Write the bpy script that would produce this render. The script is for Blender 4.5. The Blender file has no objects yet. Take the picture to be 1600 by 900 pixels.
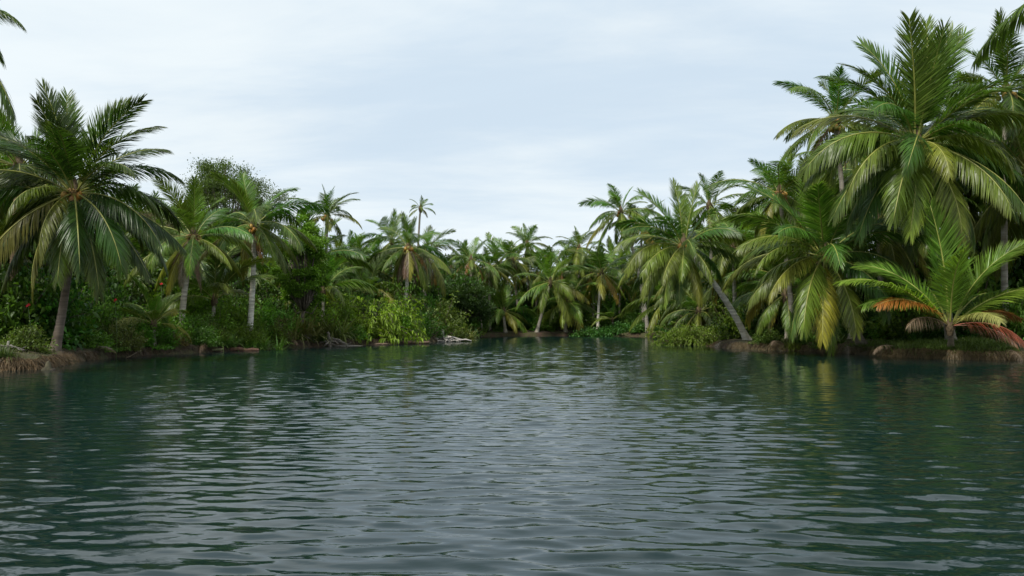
import bpy, math, random
import numpy as np
from mathutils import Vector, Quaternion, Euler

R = math.radians
scene = bpy.context.scene
col = scene.collection

# ------------------------------------------------------------------ camera
CAM_H = 1.8
PITCH = math.atan((504 - 450) / 1244.4)
cam_d = bpy.data.cameras.new('camera')
cam_d.sensor_width = 36.0
cam_d.lens = 28.0
cam_d.clip_end = 9000
cam_d.clip_start = 0.05
cam = bpy.data.objects.new('camera', cam_d)
cam.location = (0, 0, CAM_H)
cam.rotation_euler = (math.pi / 2 + PITCH, 0, 0)
col.objects.link(cam)
scene.camera = cam

# ------------------------------------------------------------------ sky and sun
SUN_EL, SUN_AZ = R(58), R(218)          # azimuth measured from +Y clockwise: behind and to the left
world = bpy.data.worlds.new('World')
scene.world = world
world.use_nodes = True
nt = world.node_tree
nt.nodes.clear()
N = nt.nodes.new
out = N('ShaderNodeOutputWorld')
bg = N('ShaderNodeBackground')
bg.inputs['Strength'].default_value = 0.1
sky = N('ShaderNodeTexSky')
sky.sky_type = 'NISHITA'
sky.sun_disc = False
sky.sun_elevation = SUN_EL
sky.sun_rotation = SUN_AZ
sky.air_density = 1.0
sky.dust_density = 1.5
tc = N('ShaderNodeTexCoord')
sep = N('ShaderNodeSeparateXYZ')
nt.links.new(tc.outputs['Generated'], sep.inputs[0])
def wmath(op, a, b=None, clamp=False):
    m = N('ShaderNodeMath'); m.operation = op; m.use_clamp = clamp
    for i, v in enumerate((a, b)):
        if v is None: continue
        if isinstance(v, (int, float)): m.inputs[i].default_value = v
        else: nt.links.new(v, m.inputs[i])
    return m.outputs[0]
den = wmath('ADD', wmath('ABSOLUTE', sep.outputs[2]), 0.16)
cx_ = wmath('DIVIDE', sep.outputs[0], den)
cy_ = wmath('DIVIDE', sep.outputs[1], den)
comb = N('ShaderNodeCombineXYZ')
nt.links.new(cx_, comb.inputs[0]); nt.links.new(cy_, comb.inputs[1])
def wnoise(sx, sy, rot, scale, detail, rough, off):
    mp = N('ShaderNodeMapping')
    mp.inputs['Scale'].default_value = (sx, sy, 1)
    mp.inputs['Rotation'].default_value = (0, 0, rot)
    mp.inputs['Location'].default_value = off
    nt.links.new(comb.outputs[0], mp.inputs[0])
    n = N('ShaderNodeTexNoise')
    n.inputs['Scale'].default_value = scale
    n.inputs['Detail'].default_value = detail
    n.inputs['Roughness'].default_value = rough
    n.inputs['Distortion'].default_value = 0.4
    nt.links.new(mp.outputs[0], n.inputs['Vector'])
    return n.outputs['Fac']
n1 = wnoise(0.55, 1.0, 0.25, 0.9, 5, 0.55, (3.1, 1.7, 0))
n2 = wnoise(0.7, 1.6, -0.2, 1.5, 7, 0.62, (7.7, 0.4, 0))
mixn = wmath('ADD', wmath('MULTIPLY', n1, 0.6), wmath('MULTIPLY', n2, 0.4))
rampn = N('ShaderNodeValToRGB')
nt.links.new(mixn, rampn.inputs[0])
rampn.color_ramp.interpolation = 'EASE'
e = rampn.color_ramp.elements
e[0].position = 0.36; e[0].color = (6.9, 8.2, 9.4, 1)
e[1].position = 0.60; e[1].color = (8.9, 9.7, 10.1, 1)
cov = N('ShaderNodeValToRGB')          # how much of the blue shows through the cloud deck
nt.links.new(n1, cov.inputs[0])
cov.color_ramp.elements[0].position = 0.3; cov.color_ramp.elements[0].color = (0.90,) * 3 + (1,)
cov.color_ramp.elements[1].position = 0.6; cov.color_ramp.elements[1].color = (0.98,) * 3 + (1,)
mx = N('ShaderNodeMixRGB')
nt.links.new(cov.outputs[0], mx.inputs[0])
nt.links.new(sky.outputs[0], mx.inputs[1])
nt.links.new(rampn.outputs[0], mx.inputs[2])
nt.links.new(mx.outputs[0], bg.inputs[0])
nt.links.new(bg.outputs[0], out.inputs[0])

sun_d = bpy.data.lights.new('sun', 'SUN')
sun_d.energy = 4.3
sun_d.angle = R(9)
sun_d.color = (1.0, 0.95, 0.87)
sun = bpy.data.objects.new('sun', sun_d)
sv = Vector((math.sin(SUN_AZ) * math.cos(SUN_EL), math.cos(SUN_AZ) * math.cos(SUN_EL), math.sin(SUN_EL)))
sun.rotation_euler = (-sv).to_track_quat('-Z', 'Y').to_euler()
sun.location = (-30, -30, 60)
col.objects.link(sun)

vs = scene.view_settings
vs.view_transform = 'Standard'
vs.look = 'None'
vs.exposure = 0.0
vs.gamma = 1.0
vs.use_curve_mapping = False
scene.cycles.max_bounces = 7
scene.cycles.diffuse_bounces = 4
scene.cycles.glossy_bounces = 2
scene.cycles.transmission_bounces = 2
scene.cycles.use_denoising = True

# ------------------------------------------------------------------ helpers
F = 1244.4
def at(px, py, depth):
    """The place at a given distance (metres ahead) seen in that direction."""
    a, b = (px - 800) / F, (450 - py) / F
    dx, dy, dz = a, math.cos(PITCH) - b * math.sin(PITCH), math.sin(PITCH) + b * math.cos(PITCH)
    k = depth / dy
    return Vector((dx * k, depth, CAM_H + dz * k))
def on_water(px, py):
    a, b = (px - 800) / F, (450 - py) / F
    dx, dy, dz = a, math.cos(PITCH) - b * math.sin(PITCH), math.sin(PITCH) + b * math.cos(PITCH)
    k = -CAM_H / dz
    return (dx * k, dy * k)

def mat(name):
    m = bpy.data.materials.new(name)
    m.use_nodes = True
    t = m.node_tree
    t.nodes.clear()
    o = t.nodes.new('ShaderNodeOutputMaterial')
    p = t.nodes.new('ShaderNodeBsdfPrincipled')
    t.links.new(p.outputs[0], o.inputs[0])
    return m, t, p, o

def node(t, typ, **kw):
    n = t.nodes.new(typ)
    for k, v in kw.items():
        if k in n.inputs.keys(): n.inputs[k].default_value = v
        else: setattr(n, k, v)
    return n

def leaf_material(name, rough, spec, transl, browning):
    """Foliage: the object's own colour, varied from leaf to leaf, paler or browner towards leaf tips."""
    m, t, p, o = mat(name)
    oi = node(t, 'ShaderNodeObjectInfo')
    at_r = node(t, 'ShaderNodeAttribute', attribute_name='leaf_random')
    at_t = node(t, 'ShaderNodeAttribute', attribute_name='leaf_tip')
    geo = node(t, 'ShaderNodeNewGeometry')
    nz = node(t, 'ShaderNodeTexNoise', Scale=0.9, Detail=2.0)
    t.links.new(geo.outputs['Position'], nz.inputs['Vector'])
    mr = node(t, 'ShaderNodeMapRange')
    mr.inputs[3].default_value = 0.62; mr.inputs[4].default_value = 1.38
    t.links.new(at_r.outputs['Fac'], mr.inputs[0])
    mr2 = node(t, 'ShaderNodeMapRange')
    mr2.inputs[1].default_value = 0.3; mr2.inputs[2].default_value = 0.7
    mr2.inputs[3].default_value = 0.75; mr2.inputs[4].default_value = 1.25
    t.links.new(nz.outputs['Fac'], mr2.inputs[0])
    mu = node(t, 'ShaderNodeMath', operation='MULTIPLY')
    t.links.new(mr.outputs[0], mu.inputs[0]); t.links.new(mr2.outputs[0], mu.inputs[1])
    vm = node(t, 'ShaderNodeVectorMath', operation='SCALE')
    t.links.new(oi.outputs['Color'], vm.inputs[0]); t.links.new(mu.outputs[0], vm.inputs['Scale'])
    # hue drift between individuals
    hs = node(t, 'ShaderNodeHueSaturation')
    hm = node(t, 'ShaderNodeMapRange')
    hm.inputs[3].default_value = 0.485; hm.inputs[4].default_value = 0.512
    t.links.new(oi.outputs['Random'], hm.inputs[0])
    t.links.new(hm.outputs[0], hs.inputs['Hue'])
    t.links.new(vm.outputs[0], hs.inputs['Color'])
    tipf = node(t, 'ShaderNodeMapRange')
    tipf.inputs[1].default_value = 0.55; tipf.inputs[2].default_value = 1.15
    tipf.inputs[3].default_value = 0.0; tipf.inputs[4].default_value = browning
    t.links.new(at_t.outputs['Fac'], tipf.inputs[0])
    mixc = node(t, 'ShaderNodeMixRGB')
    mixc.inputs[2].default_value = (0.20, 0.18, 0.04, 1)
    t.links.new(tipf.outputs[0], mixc.inputs[0])
    t.links.new(hs.outputs[0], mixc.inputs[1])
    t.links.new(mixc.outputs[0], p.inputs['Base Color'])
    p.inputs['Roughness'].default_value = rough
    p.inputs['Specular IOR Level'].default_value = spec
    tr = node(t, 'ShaderNodeBsdfTranslucent')
    gm = node(t, 'ShaderNodeMixRGB', blend_type='MULTIPLY')
    gm.inputs[0].default_value = 1.0
    gm.inputs[2].default_value = (1.25, 1.35, 0.6, 1)
    t.links.new(mixc.outputs[0], gm.inputs[1])
    t.links.new(gm.outputs[0], tr.inputs['Color'])
    ms = node(t, 'ShaderNodeMixShader')
    ms.inputs[0].default_value = transl
    t.links.new(p.outputs[0], ms.inputs[1]); t.links.new(tr.outputs[0], ms.inputs[2])
    t.links.new(ms.outputs[0], o.inputs[0])
    return m

M_FROND = leaf_material('palm_leaflets', 0.38, 0.36, 0.36, 0.32)
M_LEAF = leaf_material('broad_leaves', 0.45, 0.3, 0.36, 0.1)
M_BLADE = leaf_material('grass_blades', 0.5, 0.35, 0.25, 0.5)

def tinted(name, rough=0.6, lo=0.7, hi=1.25, scale=3.0, bump=0.0):
    """Object colour with blotchy variation."""
    m, t, p, o = mat(name)
    oi = node(t, 'ShaderNodeObjectInfo')
    tcn = node(t, 'ShaderNodeTexCoord')
    nz = node(t, 'ShaderNodeTexNoise', Scale=scale, Detail=4.0)
    t.links.new(tcn.outputs['Object'], nz.inputs['Vector'])
    mr = node(t, 'ShaderNodeMapRange')
    mr.inputs[1].default_value = 0.3; mr.inputs[2].default_value = 0.7
    mr.inputs[3].default_value = lo; mr.inputs[4].default_value = hi
    t.links.new(nz.outputs['Fac'], mr.inputs[0])
    vm = node(t, 'ShaderNodeVectorMath', operation='SCALE')
    t.links.new(oi.outputs['Color'], vm.inputs[0]); t.links.new(mr.outputs[0], vm.inputs['Scale'])
    t.links.new(vm.outputs[0], p.inputs['Base Color'])
    p.inputs['Roughness'].default_value = rough
    if bump:
        b = node(t, 'ShaderNodeBump', Strength=bump, Distance=0.03)
        t.links.new(nz.outputs['Fac'], b.inputs['Height'])
        t.links.new(b.outputs[0], p.inputs['Normal'])
    return m
M_RIB = tinted('frond_midrib', 0.45)
M_NUT = tinted('coconut_husk', 0.5, 0.75, 1.2, 6)
M_WOOD = tinted('weathered_wood', 0.85, 0.45, 1.3, 5, 0.6)
M_FIBRE = tinted('leaf_sheath_fibre', 0.9, 0.5, 1.4, 9, 0.8)

# palm trunk: grey bark with ring scars and lichen
M_TRUNK, t, p, o = mat('palm_bark')
oi = node(t, 'ShaderNodeObjectInfo')
tcn = node(t, 'ShaderNodeTexCoord')
mp = node(t, 'ShaderNodeMapping'); mp.inputs['Scale'].default_value = (1, 1, 9)
t.links.new(tcn.outputs['Object'], mp.inputs[0])
nz = node(t, 'ShaderNodeTexNoise', Scale=1.1, Detail=5.0, Roughness=0.65)
t.links.new(mp.outputs[0], nz.inputs['Vector'])
nz2 = node(t, 'ShaderNodeTexNoise', Scale=1.7, Detail=3.0)
t.links.new(tcn.outputs['Object'], nz2.inputs['Vector'])
rp = node(t, 'ShaderNodeValToRGB')
rp.color_ramp.elements[0].position = 0.33; rp.color_ramp.elements[0].color = (0.55, 0.52, 0.48, 1)
rp.color_ramp.elements[1].position = 0.62; rp.color_ramp.elements[1].color = (1.15, 1.12, 1.07, 1)
t.links.new(nz.outputs['Fac'], rp.inputs[0])
rp2 = node(t, 'ShaderNodeValToRGB')
rp2.color_ramp.elements[0].position = 0.35; rp2.color_ramp.elements[0].color = (0.74, 0.72, 0.63, 1)
rp2.color_ramp.elements[1].position = 0.6; rp2.color_ramp.elements[1].color = (1, 1, 1, 1)
t.links.new(nz2.outputs['Fac'], rp2.inputs[0])
m1 = node(t, 'ShaderNodeMixRGB', blend_type='MULTIPLY'); m1.inputs[0].default_value = 1
m2 = node(t, 'ShaderNodeMixRGB', blend_type='MULTIPLY'); m2.inputs[0].default_value = 1
t.links.new(rp.outputs[0], m1.inputs[1]); t.links.new(rp2.outputs[0], m1.inputs[2])
t.links.new(m1.outputs[0], m2.inputs[1]); t.links.new(oi.outputs['Color'], m2.inputs[2])
t.links.new(m2.outputs[0], p.inputs['Base Color'])
p.inputs['Roughness'].default_value = 0.85
b = node(t, 'ShaderNodeBump', Strength=0.5, Distance=0.02)
t.links.new(nz.outputs['Fac'], b.inputs['Height']); t.links.new(b.outputs[0], p.inputs['Normal'])

# soil with patches of moss, litter and short grass
M_SOIL, t, p, o = mat('bank_soil')
geo = node(t, 'ShaderNodeNewGeometry')
na = node(t, 'ShaderNodeTexNoise', Scale=0.7, Detail=6.0, Roughness=0.6)
nb = node(t, 'ShaderNodeTexNoise', Scale=9.0, Detail=5.0, Roughness=0.7)
for q in (na, nb): t.links.new(geo.outputs['Position'], q.inputs['Vector'])
ra = node(t, 'ShaderNodeValToRGB')
ra.color_ramp.elements[0].position = 0.4; ra.color_ramp.elements[0].color = (0.05, 0.03, 0.018, 1)
ra.color_ramp.elements[1].position = 0.6; ra.color_ramp.elements[1].color = (0.055, 0.06, 0.02, 1)
t.links.new(na.outputs['Fac'], ra.inputs[0])
rb = node(t, 'ShaderNodeValToRGB')
rb.color_ramp.elements[0].position = 0.35; rb.color_ramp.elements[0].color = (0.45, 0.45, 0.45, 1)
rb.color_ramp.elements[1].position = 0.7; rb.color_ramp.elements[1].color = (1.5, 1.35, 1.2, 1)
t.links.new(nb.outputs['Fac'], rb.inputs[0])
mm = node(t, 'ShaderNodeMixRGB', blend_type='MULTIPLY'); mm.inputs[0].default_value = 1
t.links.new(ra.outputs[0], mm.inputs[1]); t.links.new(rb.outputs[0], mm.inputs[2])
t.links.new(mm.outputs[0], p.inputs['Base Color'])
p.inputs['Roughness'].default_value = 0.95
b = node(t, 'ShaderNodeBump', Strength=0.7, Distance=0.08)
t.links.new(nb.outputs['Fac'], b.inputs['Height']); t.links.new(b.outputs[0], p.inputs['Normal'])

M_SAND, t, p, o = mat('grey_sand')
geo = node(t, 'ShaderNodeNewGeometry')
nb = node(t, 'ShaderNodeTexNoise', Scale=6.0, Detail=6.0, Roughness=0.7)
t.links.new(geo.outputs['Position'], nb.inputs['Vector'])
rb = node(t, 'ShaderNodeValToRGB')
rb.color_ramp.elements[0].position = 0.3; rb.color_ramp.elements[0].color = (0.09, 0.08, 0.065, 1)
rb.color_ramp.elements[1].position = 0.7; rb.color_ramp.elements[1].color = (0.17, 0.15, 0.125, 1)
t.links.new(nb.outputs['Fac'], rb.inputs[0]); t.links.new(rb.outputs[0], p.inputs['Base Color'])
p.inputs['Roughness'].default_value = 0.8

# river water: green body colour, clear reflective skin, fine ripples on top of the real waves
M_WATER, t, p, o = mat('river_water')
p.inputs['Base Color'].default_value = (0.0035, 0.0145, 0.0145, 1)
p.inputs['Roughness'].default_value = 0.06
p.inputs['IOR'].default_value = 1.333
geo = node(t, 'ShaderNodeNewGeometry')
mp = node(t, 'ShaderNodeMapping'); mp.inputs['Scale'].default_value = (2.2, 6.0, 1)
t.links.new(geo.outputs['Position'], mp.inputs[0])
nz = node(t, 'ShaderNodeTexNoise', Scale=1.0, Detail=3.0, Roughness=0.55)
t.links.new(mp.outputs[0], nz.inputs['Vector'])
b = node(t, 'ShaderNodeBump', Strength=0.2, Distance=0.03)
t.links.new(nz.outputs['Fac'], b.inputs['Height']); t.links.new(b.outputs[0], p.inputs['Normal'])

def np_mesh(name, verts, faces, m, smooth=False, attrs=None, mat_idx=None, mats=None):
    me = bpy.data.meshes.new(name)
    verts = np.asarray(verts, dtype=np.float32)
    if isinstance(faces, np.ndarray):
        nf, k = faces.shape
        me.vertices.add(len(verts)); me.vertices.foreach_set('co', verts.ravel())
        me.loops.add(nf * k); me.loops.foreach_set('vertex_index', faces.astype(np.int32).ravel())
        me.polygons.add(nf)
        me.polygons.foreach_set('loop_start', np.arange(0, nf * k, k, dtype=np.int32))
        me.polygons.foreach_set('loop_total', np.full(nf, k, dtype=np.int32))
        me.update(calc_edges=True); me.validate()
    else:
        me.from_pydata([tuple(v) for v in verts], [], faces)
        me.update()
    me.materials.append(m)
    if smooth:
        me.polygons.foreach_set('use_smooth', np.ones(len(me.polygons), dtype=bool))
    for k, v in (attrs or {}).items():
        a = me.attributes.new(k, 'FLOAT', 'POINT')
        a.data.foreach_set('value', np.asarray(v, dtype=np.float32))
    return me

def link(name, me, parent=None, color=(1, 1, 1), loc=None):
    ob = bpy.data.objects.new(name, me)
    col.objects.link(ob)
    ob.parent = parent
    ob.color = (color[0], color[1], color[2], 1)
    if loc is not None: ob.location = loc
    return ob

def thing(name, label, cat, loc, rotz=0, group=None):
    ob = bpy.data.objects.new(name, None)
    ob.empty_display_size = 0.3
    col.objects.link(ob)
    ob.location = loc
    ob.rotation_euler = (0, 0, rotz)
    return tag(ob, label, cat, group)
def tag(ob, label, cat, group=None):
    ob['label'] = label; ob['category'] = cat
    if group: ob['group'] = group
    return ob
def struct(ob, kind='structure'):
    ob['kind'] = kind
    return ob

def tube(points, radii, sides=10, cap=True, rough=0.0, seed=0):
    """Tapered tube through points; returns verts, faces."""
    rng = random.Random(seed)
    pts = [Vector(q) for q in points]
    vs_, fs = [], []
    prev = None
    n = len(pts)
    for i, q in enumerate(pts):
        tg = (pts[min(i + 1, n - 1)] - pts[max(i - 1, 0)])
        tg = tg.normalized() if tg.length > 1e-6 else Vector((0, 0, 1))
        if prev is None:
            a = Vector((1, 0, 0)) if abs(tg.x) < 0.8 else Vector((0, 1, 0))
            u = tg.cross(a).normalized()
        else:
            u = (prev - tg * prev.dot(tg)).normalized()
        prev = u
        v = tg.cross(u)
        for k in range(sides):
            an = 2 * math.pi * k / sides
            r = radii[i] * (1 + rng.uniform(-rough, rough))
            vs_.append(q + u * (math.cos(an) * r) + v * (math.sin(an) * r))
    for i in range(n - 1):
        for k in range(sides):
            k2 = (k + 1) % sides
            fs.append((i * sides + k, i * sides + k2, (i + 1) * sides + k2, (i + 1) * sides + k))
    if cap:
        fs.append(tuple(range(sides))[::-1])
        fs.append(tuple((n - 1) * sides + k for k in range(sides)))
    return vs_, fs

def merge(parts):
    V, Fs = [], []
    for v, f in parts:
        o_ = len(V)
        V += list(v)
        Fs += [tuple(i + o_ for i in q) for q in f]
    return V, Fs

# ------------------------------------------------------------------ shoreline, ground, water
SHORE_PX = [(0, 580), (60, 577), (95, 571), (135, 563), (200, 557), (260, 554), (340, 550), (400, 546), (440, 543.5),
            (520, 541), (570, 539.5), (600, 538.5), (650, 537), (690, 534), (725, 529), (742, 526.5), (790, 525.5),
            (830, 525.5), (900, 525), (960, 526), (1030, 526.5), (1048, 529), (1070, 535), (1100, 540), (1140, 545),
            (1200, 547.5), (1260, 549), (1300, 551), (1325, 552.5), (1400, 558), (1480, 562), (1600, 563)]
shore = [on_water(*q) for q in SHORE_PX]
poly = [(-45, -400), (-26, -60), (-19, -12), (-17.5, 6), (-18.5, 18)] + shore + [(27.5, 33), (29, 18), (29, -10), (34, -60), (45, -400)]
PA = np.array(poly); PB = np.roll(PA, -1, axis=0)
def signed_dist(x, y):
    """> 0 on land, < 0 in the water (numpy arrays)."""
    x = np.atleast_1d(np.asarray(x, float)); y = np.atleast_1d(np.asarray(y, float))
    best = np.full(x.shape, 1e9); inside = np.zeros(x.shape, bool)
    for (ax, ay), (bx, by) in zip(PA, PB):
        ex, ey = bx - ax, by - ay
        tt = np.clip(((x - ax) * ex + (y - ay) * ey) / (ex * ex + ey * ey), 0, 1)
        best = np.minimum(best, (x - ax - tt * ex) ** 2 + (y - ay - tt * ey) ** 2)
        if ay != by:
            c = ((ay > y) != (by > y)) & (x < (bx - ax) * (y - ay) / (by - ay) + ax)
            inside ^= c
    d = np.sqrt(best)
    return np.where(inside, -d, d)
def wob(x, y):
    return (np.sin(x * 1.7 + y * 0.6) + np.sin(x * 0.8 - y * 1.9 + 1.0) + 0.7 * np.sin(3.3 * x + 2.1 * y) + 0.6 * np.sin(-2.7 * x + 4.2 * y + 2)) / 3.3
def ground_z(x, y):
    x = np.atleast_1d(np.asarray(x, float)); y = np.atleast_1d(np.asarray(y, float))
    d = signed_dist(x, y) + 0.2 * wob(x * 0.9, y * 0.9) + 0.08 * wob(x * 3.1 + 2, y * 3.1)
    z = np.interp(d, [-60, -12, -3, -0.6, -0.1, 0.1, 0.3, 1.2, 4, 12, 60, 400],
                     [-2.2, -2.0, -1.1, -0.4, -0.1, 0.16, 0.42, 0.55, 0.75, 1.0, 1.5, 3.0])
    return z + np.where(d > 0.1, 0.09 * wob(x * 1.6 + 4, y * 1.6) + 0.05 * wob(x * 4.5, y * 4.5 + 3), 0)
def gz(x, y): return float(ground_z(x, y)[0])

def axis(lo, hi, step, far, growth=1.25):
    a = list(np.arange(lo, hi + 1e-6, step))
    s, v = step, a[-1]
    while v < far: s *= growth; v += s; a.append(v)
    s, v = step, a[0]
    while v > -far: s *= growth; v -= s; a.insert(0, v)
    return np.array(a)
gx = axis(-46, 46, 0.32, 1500)
gy = axis(20, 122, 0.32, 1500)
GX, GY = np.meshgrid(gx, gy)
GZ = ground_z(GX.ravel(), GY.ravel())
ny, nx = GX.shape
idx = np.arange(ny * nx).reshape(ny, nx)
quads = np.stack([idx[:-1, :-1], idx[:-1, 1:], idx[1:, 1:], idx[1:, :-1]], -1).reshape(-1, 4)
me = np_mesh('ground', np.stack([GX.ravel(), GY.ravel(), GZ], -1), quads, M_SOIL, True)
struct(link('ground', me))

# water: real waves over the reach in view, a flat sheet below it far out to the sea behind
rows = [4.2]
while rows[-1] < 113:
    rows.append(rows[-1] + min(0.085, 0.02 + 0.0022 * (rows[-1] - 4)))
rows = np.array(rows)
NC = 380
u = np.linspace(-1, 1, NC)
half = 5.5 + 0.78 * rows
half = np.minimum(half, np.interp(rows, [0, 40, 60, 80, 113], [60, 36, 33, 24, 24]))
WX = (u[None, :] * half[:, None]).ravel()
WY = np.repeat(rows, NC)
rng = np.random.default_rng(11)
dist_l = -signed_dist(WX, WY)
shelter = np.clip(0.30 + 0.70 * (dist_l - 0.5) / 9.0, 0.22, 1.0)
gust = 0.82 + 0.22 * np.sin(WX * 0.11 + 0.5 * np.sin(WY * 0.07)) * np.sin(WY * 0.09 + 1.3) + 0.18 * np.sin(WX * 0.31 + WY * 0.23) * np.sin(WY * 0.37 - 0.2 * WX)
amp_mod = shelter * gust
DX = np.zeros_like(WX); DY = np.zeros_like(WX); DZ = np.zeros_like(WX)
for lam in np.exp(np.linspace(math.log(0.15), math.log(0.65), 48)):
    lam = lam * rng.uniform(0.95, 1.05)
    ang = rng.normal(0.0, 0.36) + 0.06
    k = 2 * math.pi / lam
    steep = 0.023 * (1.0 if lam < 0.42 else (0.42 / lam) ** 1.2)
    a = steep / k
    dx_, dy_ = math.sin(ang), math.cos(ang)
    ph = k * (dx_ * WX + dy_ * WY) + rng.uniform(0, 6.28) + 0.8 * np.sin(WX * rng.uniform(0.1, 0.4) + rng.uniform(0, 6)) + 0.6 * np.sin(WY * rng.uniform(0.1, 0.3) + rng.uniform(0, 6))
    DZ += a * np.cos(ph)
    DX -= 0.9 * a * dx_ * np.sin(ph); DY -= 0.9 * a * dy_ * np.sin(ph)
V = np.stack([WX + DX * amp_mod, WY + DY * amp_mod, DZ * amp_mod], -1)
idx = np.arange(len(rows) * NC).reshape(len(rows), NC)
quads = np.stack([idx[:-1, :-1], idx[:-1, 1:], idx[1:, 1:], idx[1:, :-1]], -1).reshape(-1, 4)
nb_ = len(V)
V = np.concatenate([V, np.array([(-1500, -1500, -0.16), (1500, -1500, -0.16), (1500, 1500, -0.16), (-1500, 1500, -0.16)])])
quads = np.concatenate([quads, np.array([[nb_, nb_ + 1, nb_ + 2, nb_ + 3]])])
struct(link('water', np_mesh('water', V, quads, M_WATER, True)))

# sandbar at the water's edge on the left
sb = []
nseg, nring = 40, 6
c0 = Vector((*on_water(505, 540.5), 0))
V, Fs = [(c0.x, c0.y, 0.14)], []
for r_ in range(1, nring + 1):
    f = r_ / nring
    for s in range(nseg):
        an = 2 * math.pi * s / nseg
        w = 1 + 0.18 * math.sin(3 * an + 1) + 0.1 * math.sin(7 * an)
        V.append((c0.x + math.cos(an) * 4.4 * f * w, c0.y + math.sin(an) * 1.9 * f * w, 0.14 - 0.45 * f ** 2.2 + 0.015 * math.sin(9 * an + 5 * f)))
for s in range(nseg): Fs.append((0, 1 + s, 1 + (s + 1) % nseg))
for r_ in range(nring - 1):
    for s in range(nseg):
        a, b2 = 1 + r_ * nseg + s, 1 + r_ * nseg + (s + 1) % nseg
        Fs.append((a, a + nseg, b2 + nseg, b2))
struct(link('sandbar', np_mesh('sandbar', V, Fs, M_SAND, True)))

# ------------------------------------------------------------------ palm frond meshes
def frond_shape(e0, bend, seed, n, segs, width, roll=0.0, grav=0.6, dih=0.3, ragged=0.0):
    """A pinnate leaf 5 m long from the origin, heading +X and bending down under its own weight."""
    rg = random.Random(seed)
    K = 26
    pos = [np.zeros(3)]; tans = []
    side = rg.uniform(-0.25, 0.25)
    for i in range(K + 1):
        s = i / K
        el = R(e0) - R(bend) * s ** 1.35
        el = max(el, R(-88))
        az = side * s * s
        tg = np.array([math.cos(el) * math.cos(az), math.cos(el) * math.sin(az), math.sin(el)])
        tans.append(tg)
        pos.append(pos[-1] + tg * (5.0 / K))
    pos = np.array(pos[:K + 1]); tans = np.array(tans)
    def frame(s):
        f = min(s * K, K - 1e-6); i = int(f); fr = f - i
        p_ = pos[i] * (1 - fr) + pos[min(i + 1, K)] * fr
        T = tans[i] * (1 - fr) + tans[min(i + 1, K)] * fr
        T = T / np.linalg.norm(T)
        az = side * s * s
        B = np.array([-math.sin(az), math.cos(az), 0.0])
        Nn = np.cross(T, B)
        ro = roll * (0.25 + s)
        return p_, T, B * math.cos(ro) + Nn * math.sin(ro), Nn * math.cos(ro) - B * math.sin(ro)
    V, Fs, A, Tp = [], [], [], []
    for sd in (-1, 1):
        for j in range(n):
            s = 0.15 + 0.845 * (j + rg.uniform(-0.4, 0.4) + 0.5) / n
            if s > 0.995: continue
            if rg.random() < ragged: continue
            uu = (s - 0.15) / 0.85
            prof = (0.42 + 0.58 * min(1, uu / 0.22)) * (1 - 0.62 * max(0, (uu - 0.42) / 0.58) ** 1.5)
            l = 1.36 * prof * rg.uniform(0.88, 1.08)
            a = R(57 - 34 * uu + rg.uniform(-8, 8))
            p_, T, B, Nn = frame(s)
            d2 = dih + rg.uniform(-0.12, 0.12)
            lat = B * sd * math.cos(d2) + Nn * math.sin(d2)
            d = T * math.cos(a) + lat * math.sin(a)
            g = grav * rg.uniform(0.75, 1.3)
            r1 = rg.random()
            base = len(V)
            q = p_.copy()
            tw = rg.uniform(-0.35, 0.35)
            for k in range(segs + 1):
                tt = k / segs
                dd = d + np.array([0, 0, -1.0]) * g * tt ** 1.2
                dd = dd / np.linalg.norm(dd)
                if k: q = q + dd * (l / segs)
                if k == segs:
                    V.append(q.copy()); A.append(r1); Tp.append(0.55 * uu + 0.6)
                    break
                w = width * (0.55 if k == 0 else (1.0 if tt < 0.6 else 0.7)) * (0.75 + 0.25 * prof)
                wv = T - dd * T.dot(dd)
                wl = np.linalg.norm(wv)
                wv = wv / wl if wl > 1e-3 else Nn
                up = np.cross(dd, wv)
                wv = wv * math.cos(tw) + up * math.sin(tw)
                V.append(q - wv * w / 2); V.append(q + wv * w / 2)
                A += [r1, r1]; Tp += [0.55 * uu + 0.45 * tt] * 2
            for k in range(segs):
                b0 = base + 2 * k
                if k == segs - 1: Fs.append((b0, b0 + 1, b0 + 2))
                else: Fs.append((b0, b0 + 1, b0 + 3, b0 + 2))
    rib_pts = [pos[i] for i in range(0, K + 1, 2)]
    rr = [0.036 * (1 - i / (len(rib_pts) - 1)) ** 0.8 + 0.008 for i in range(len(rib_pts))]
    rv, rf = tube(rib_pts, rr, 5)
    return (np.array(V), Fs, A, Tp), (rv, rf)

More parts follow.
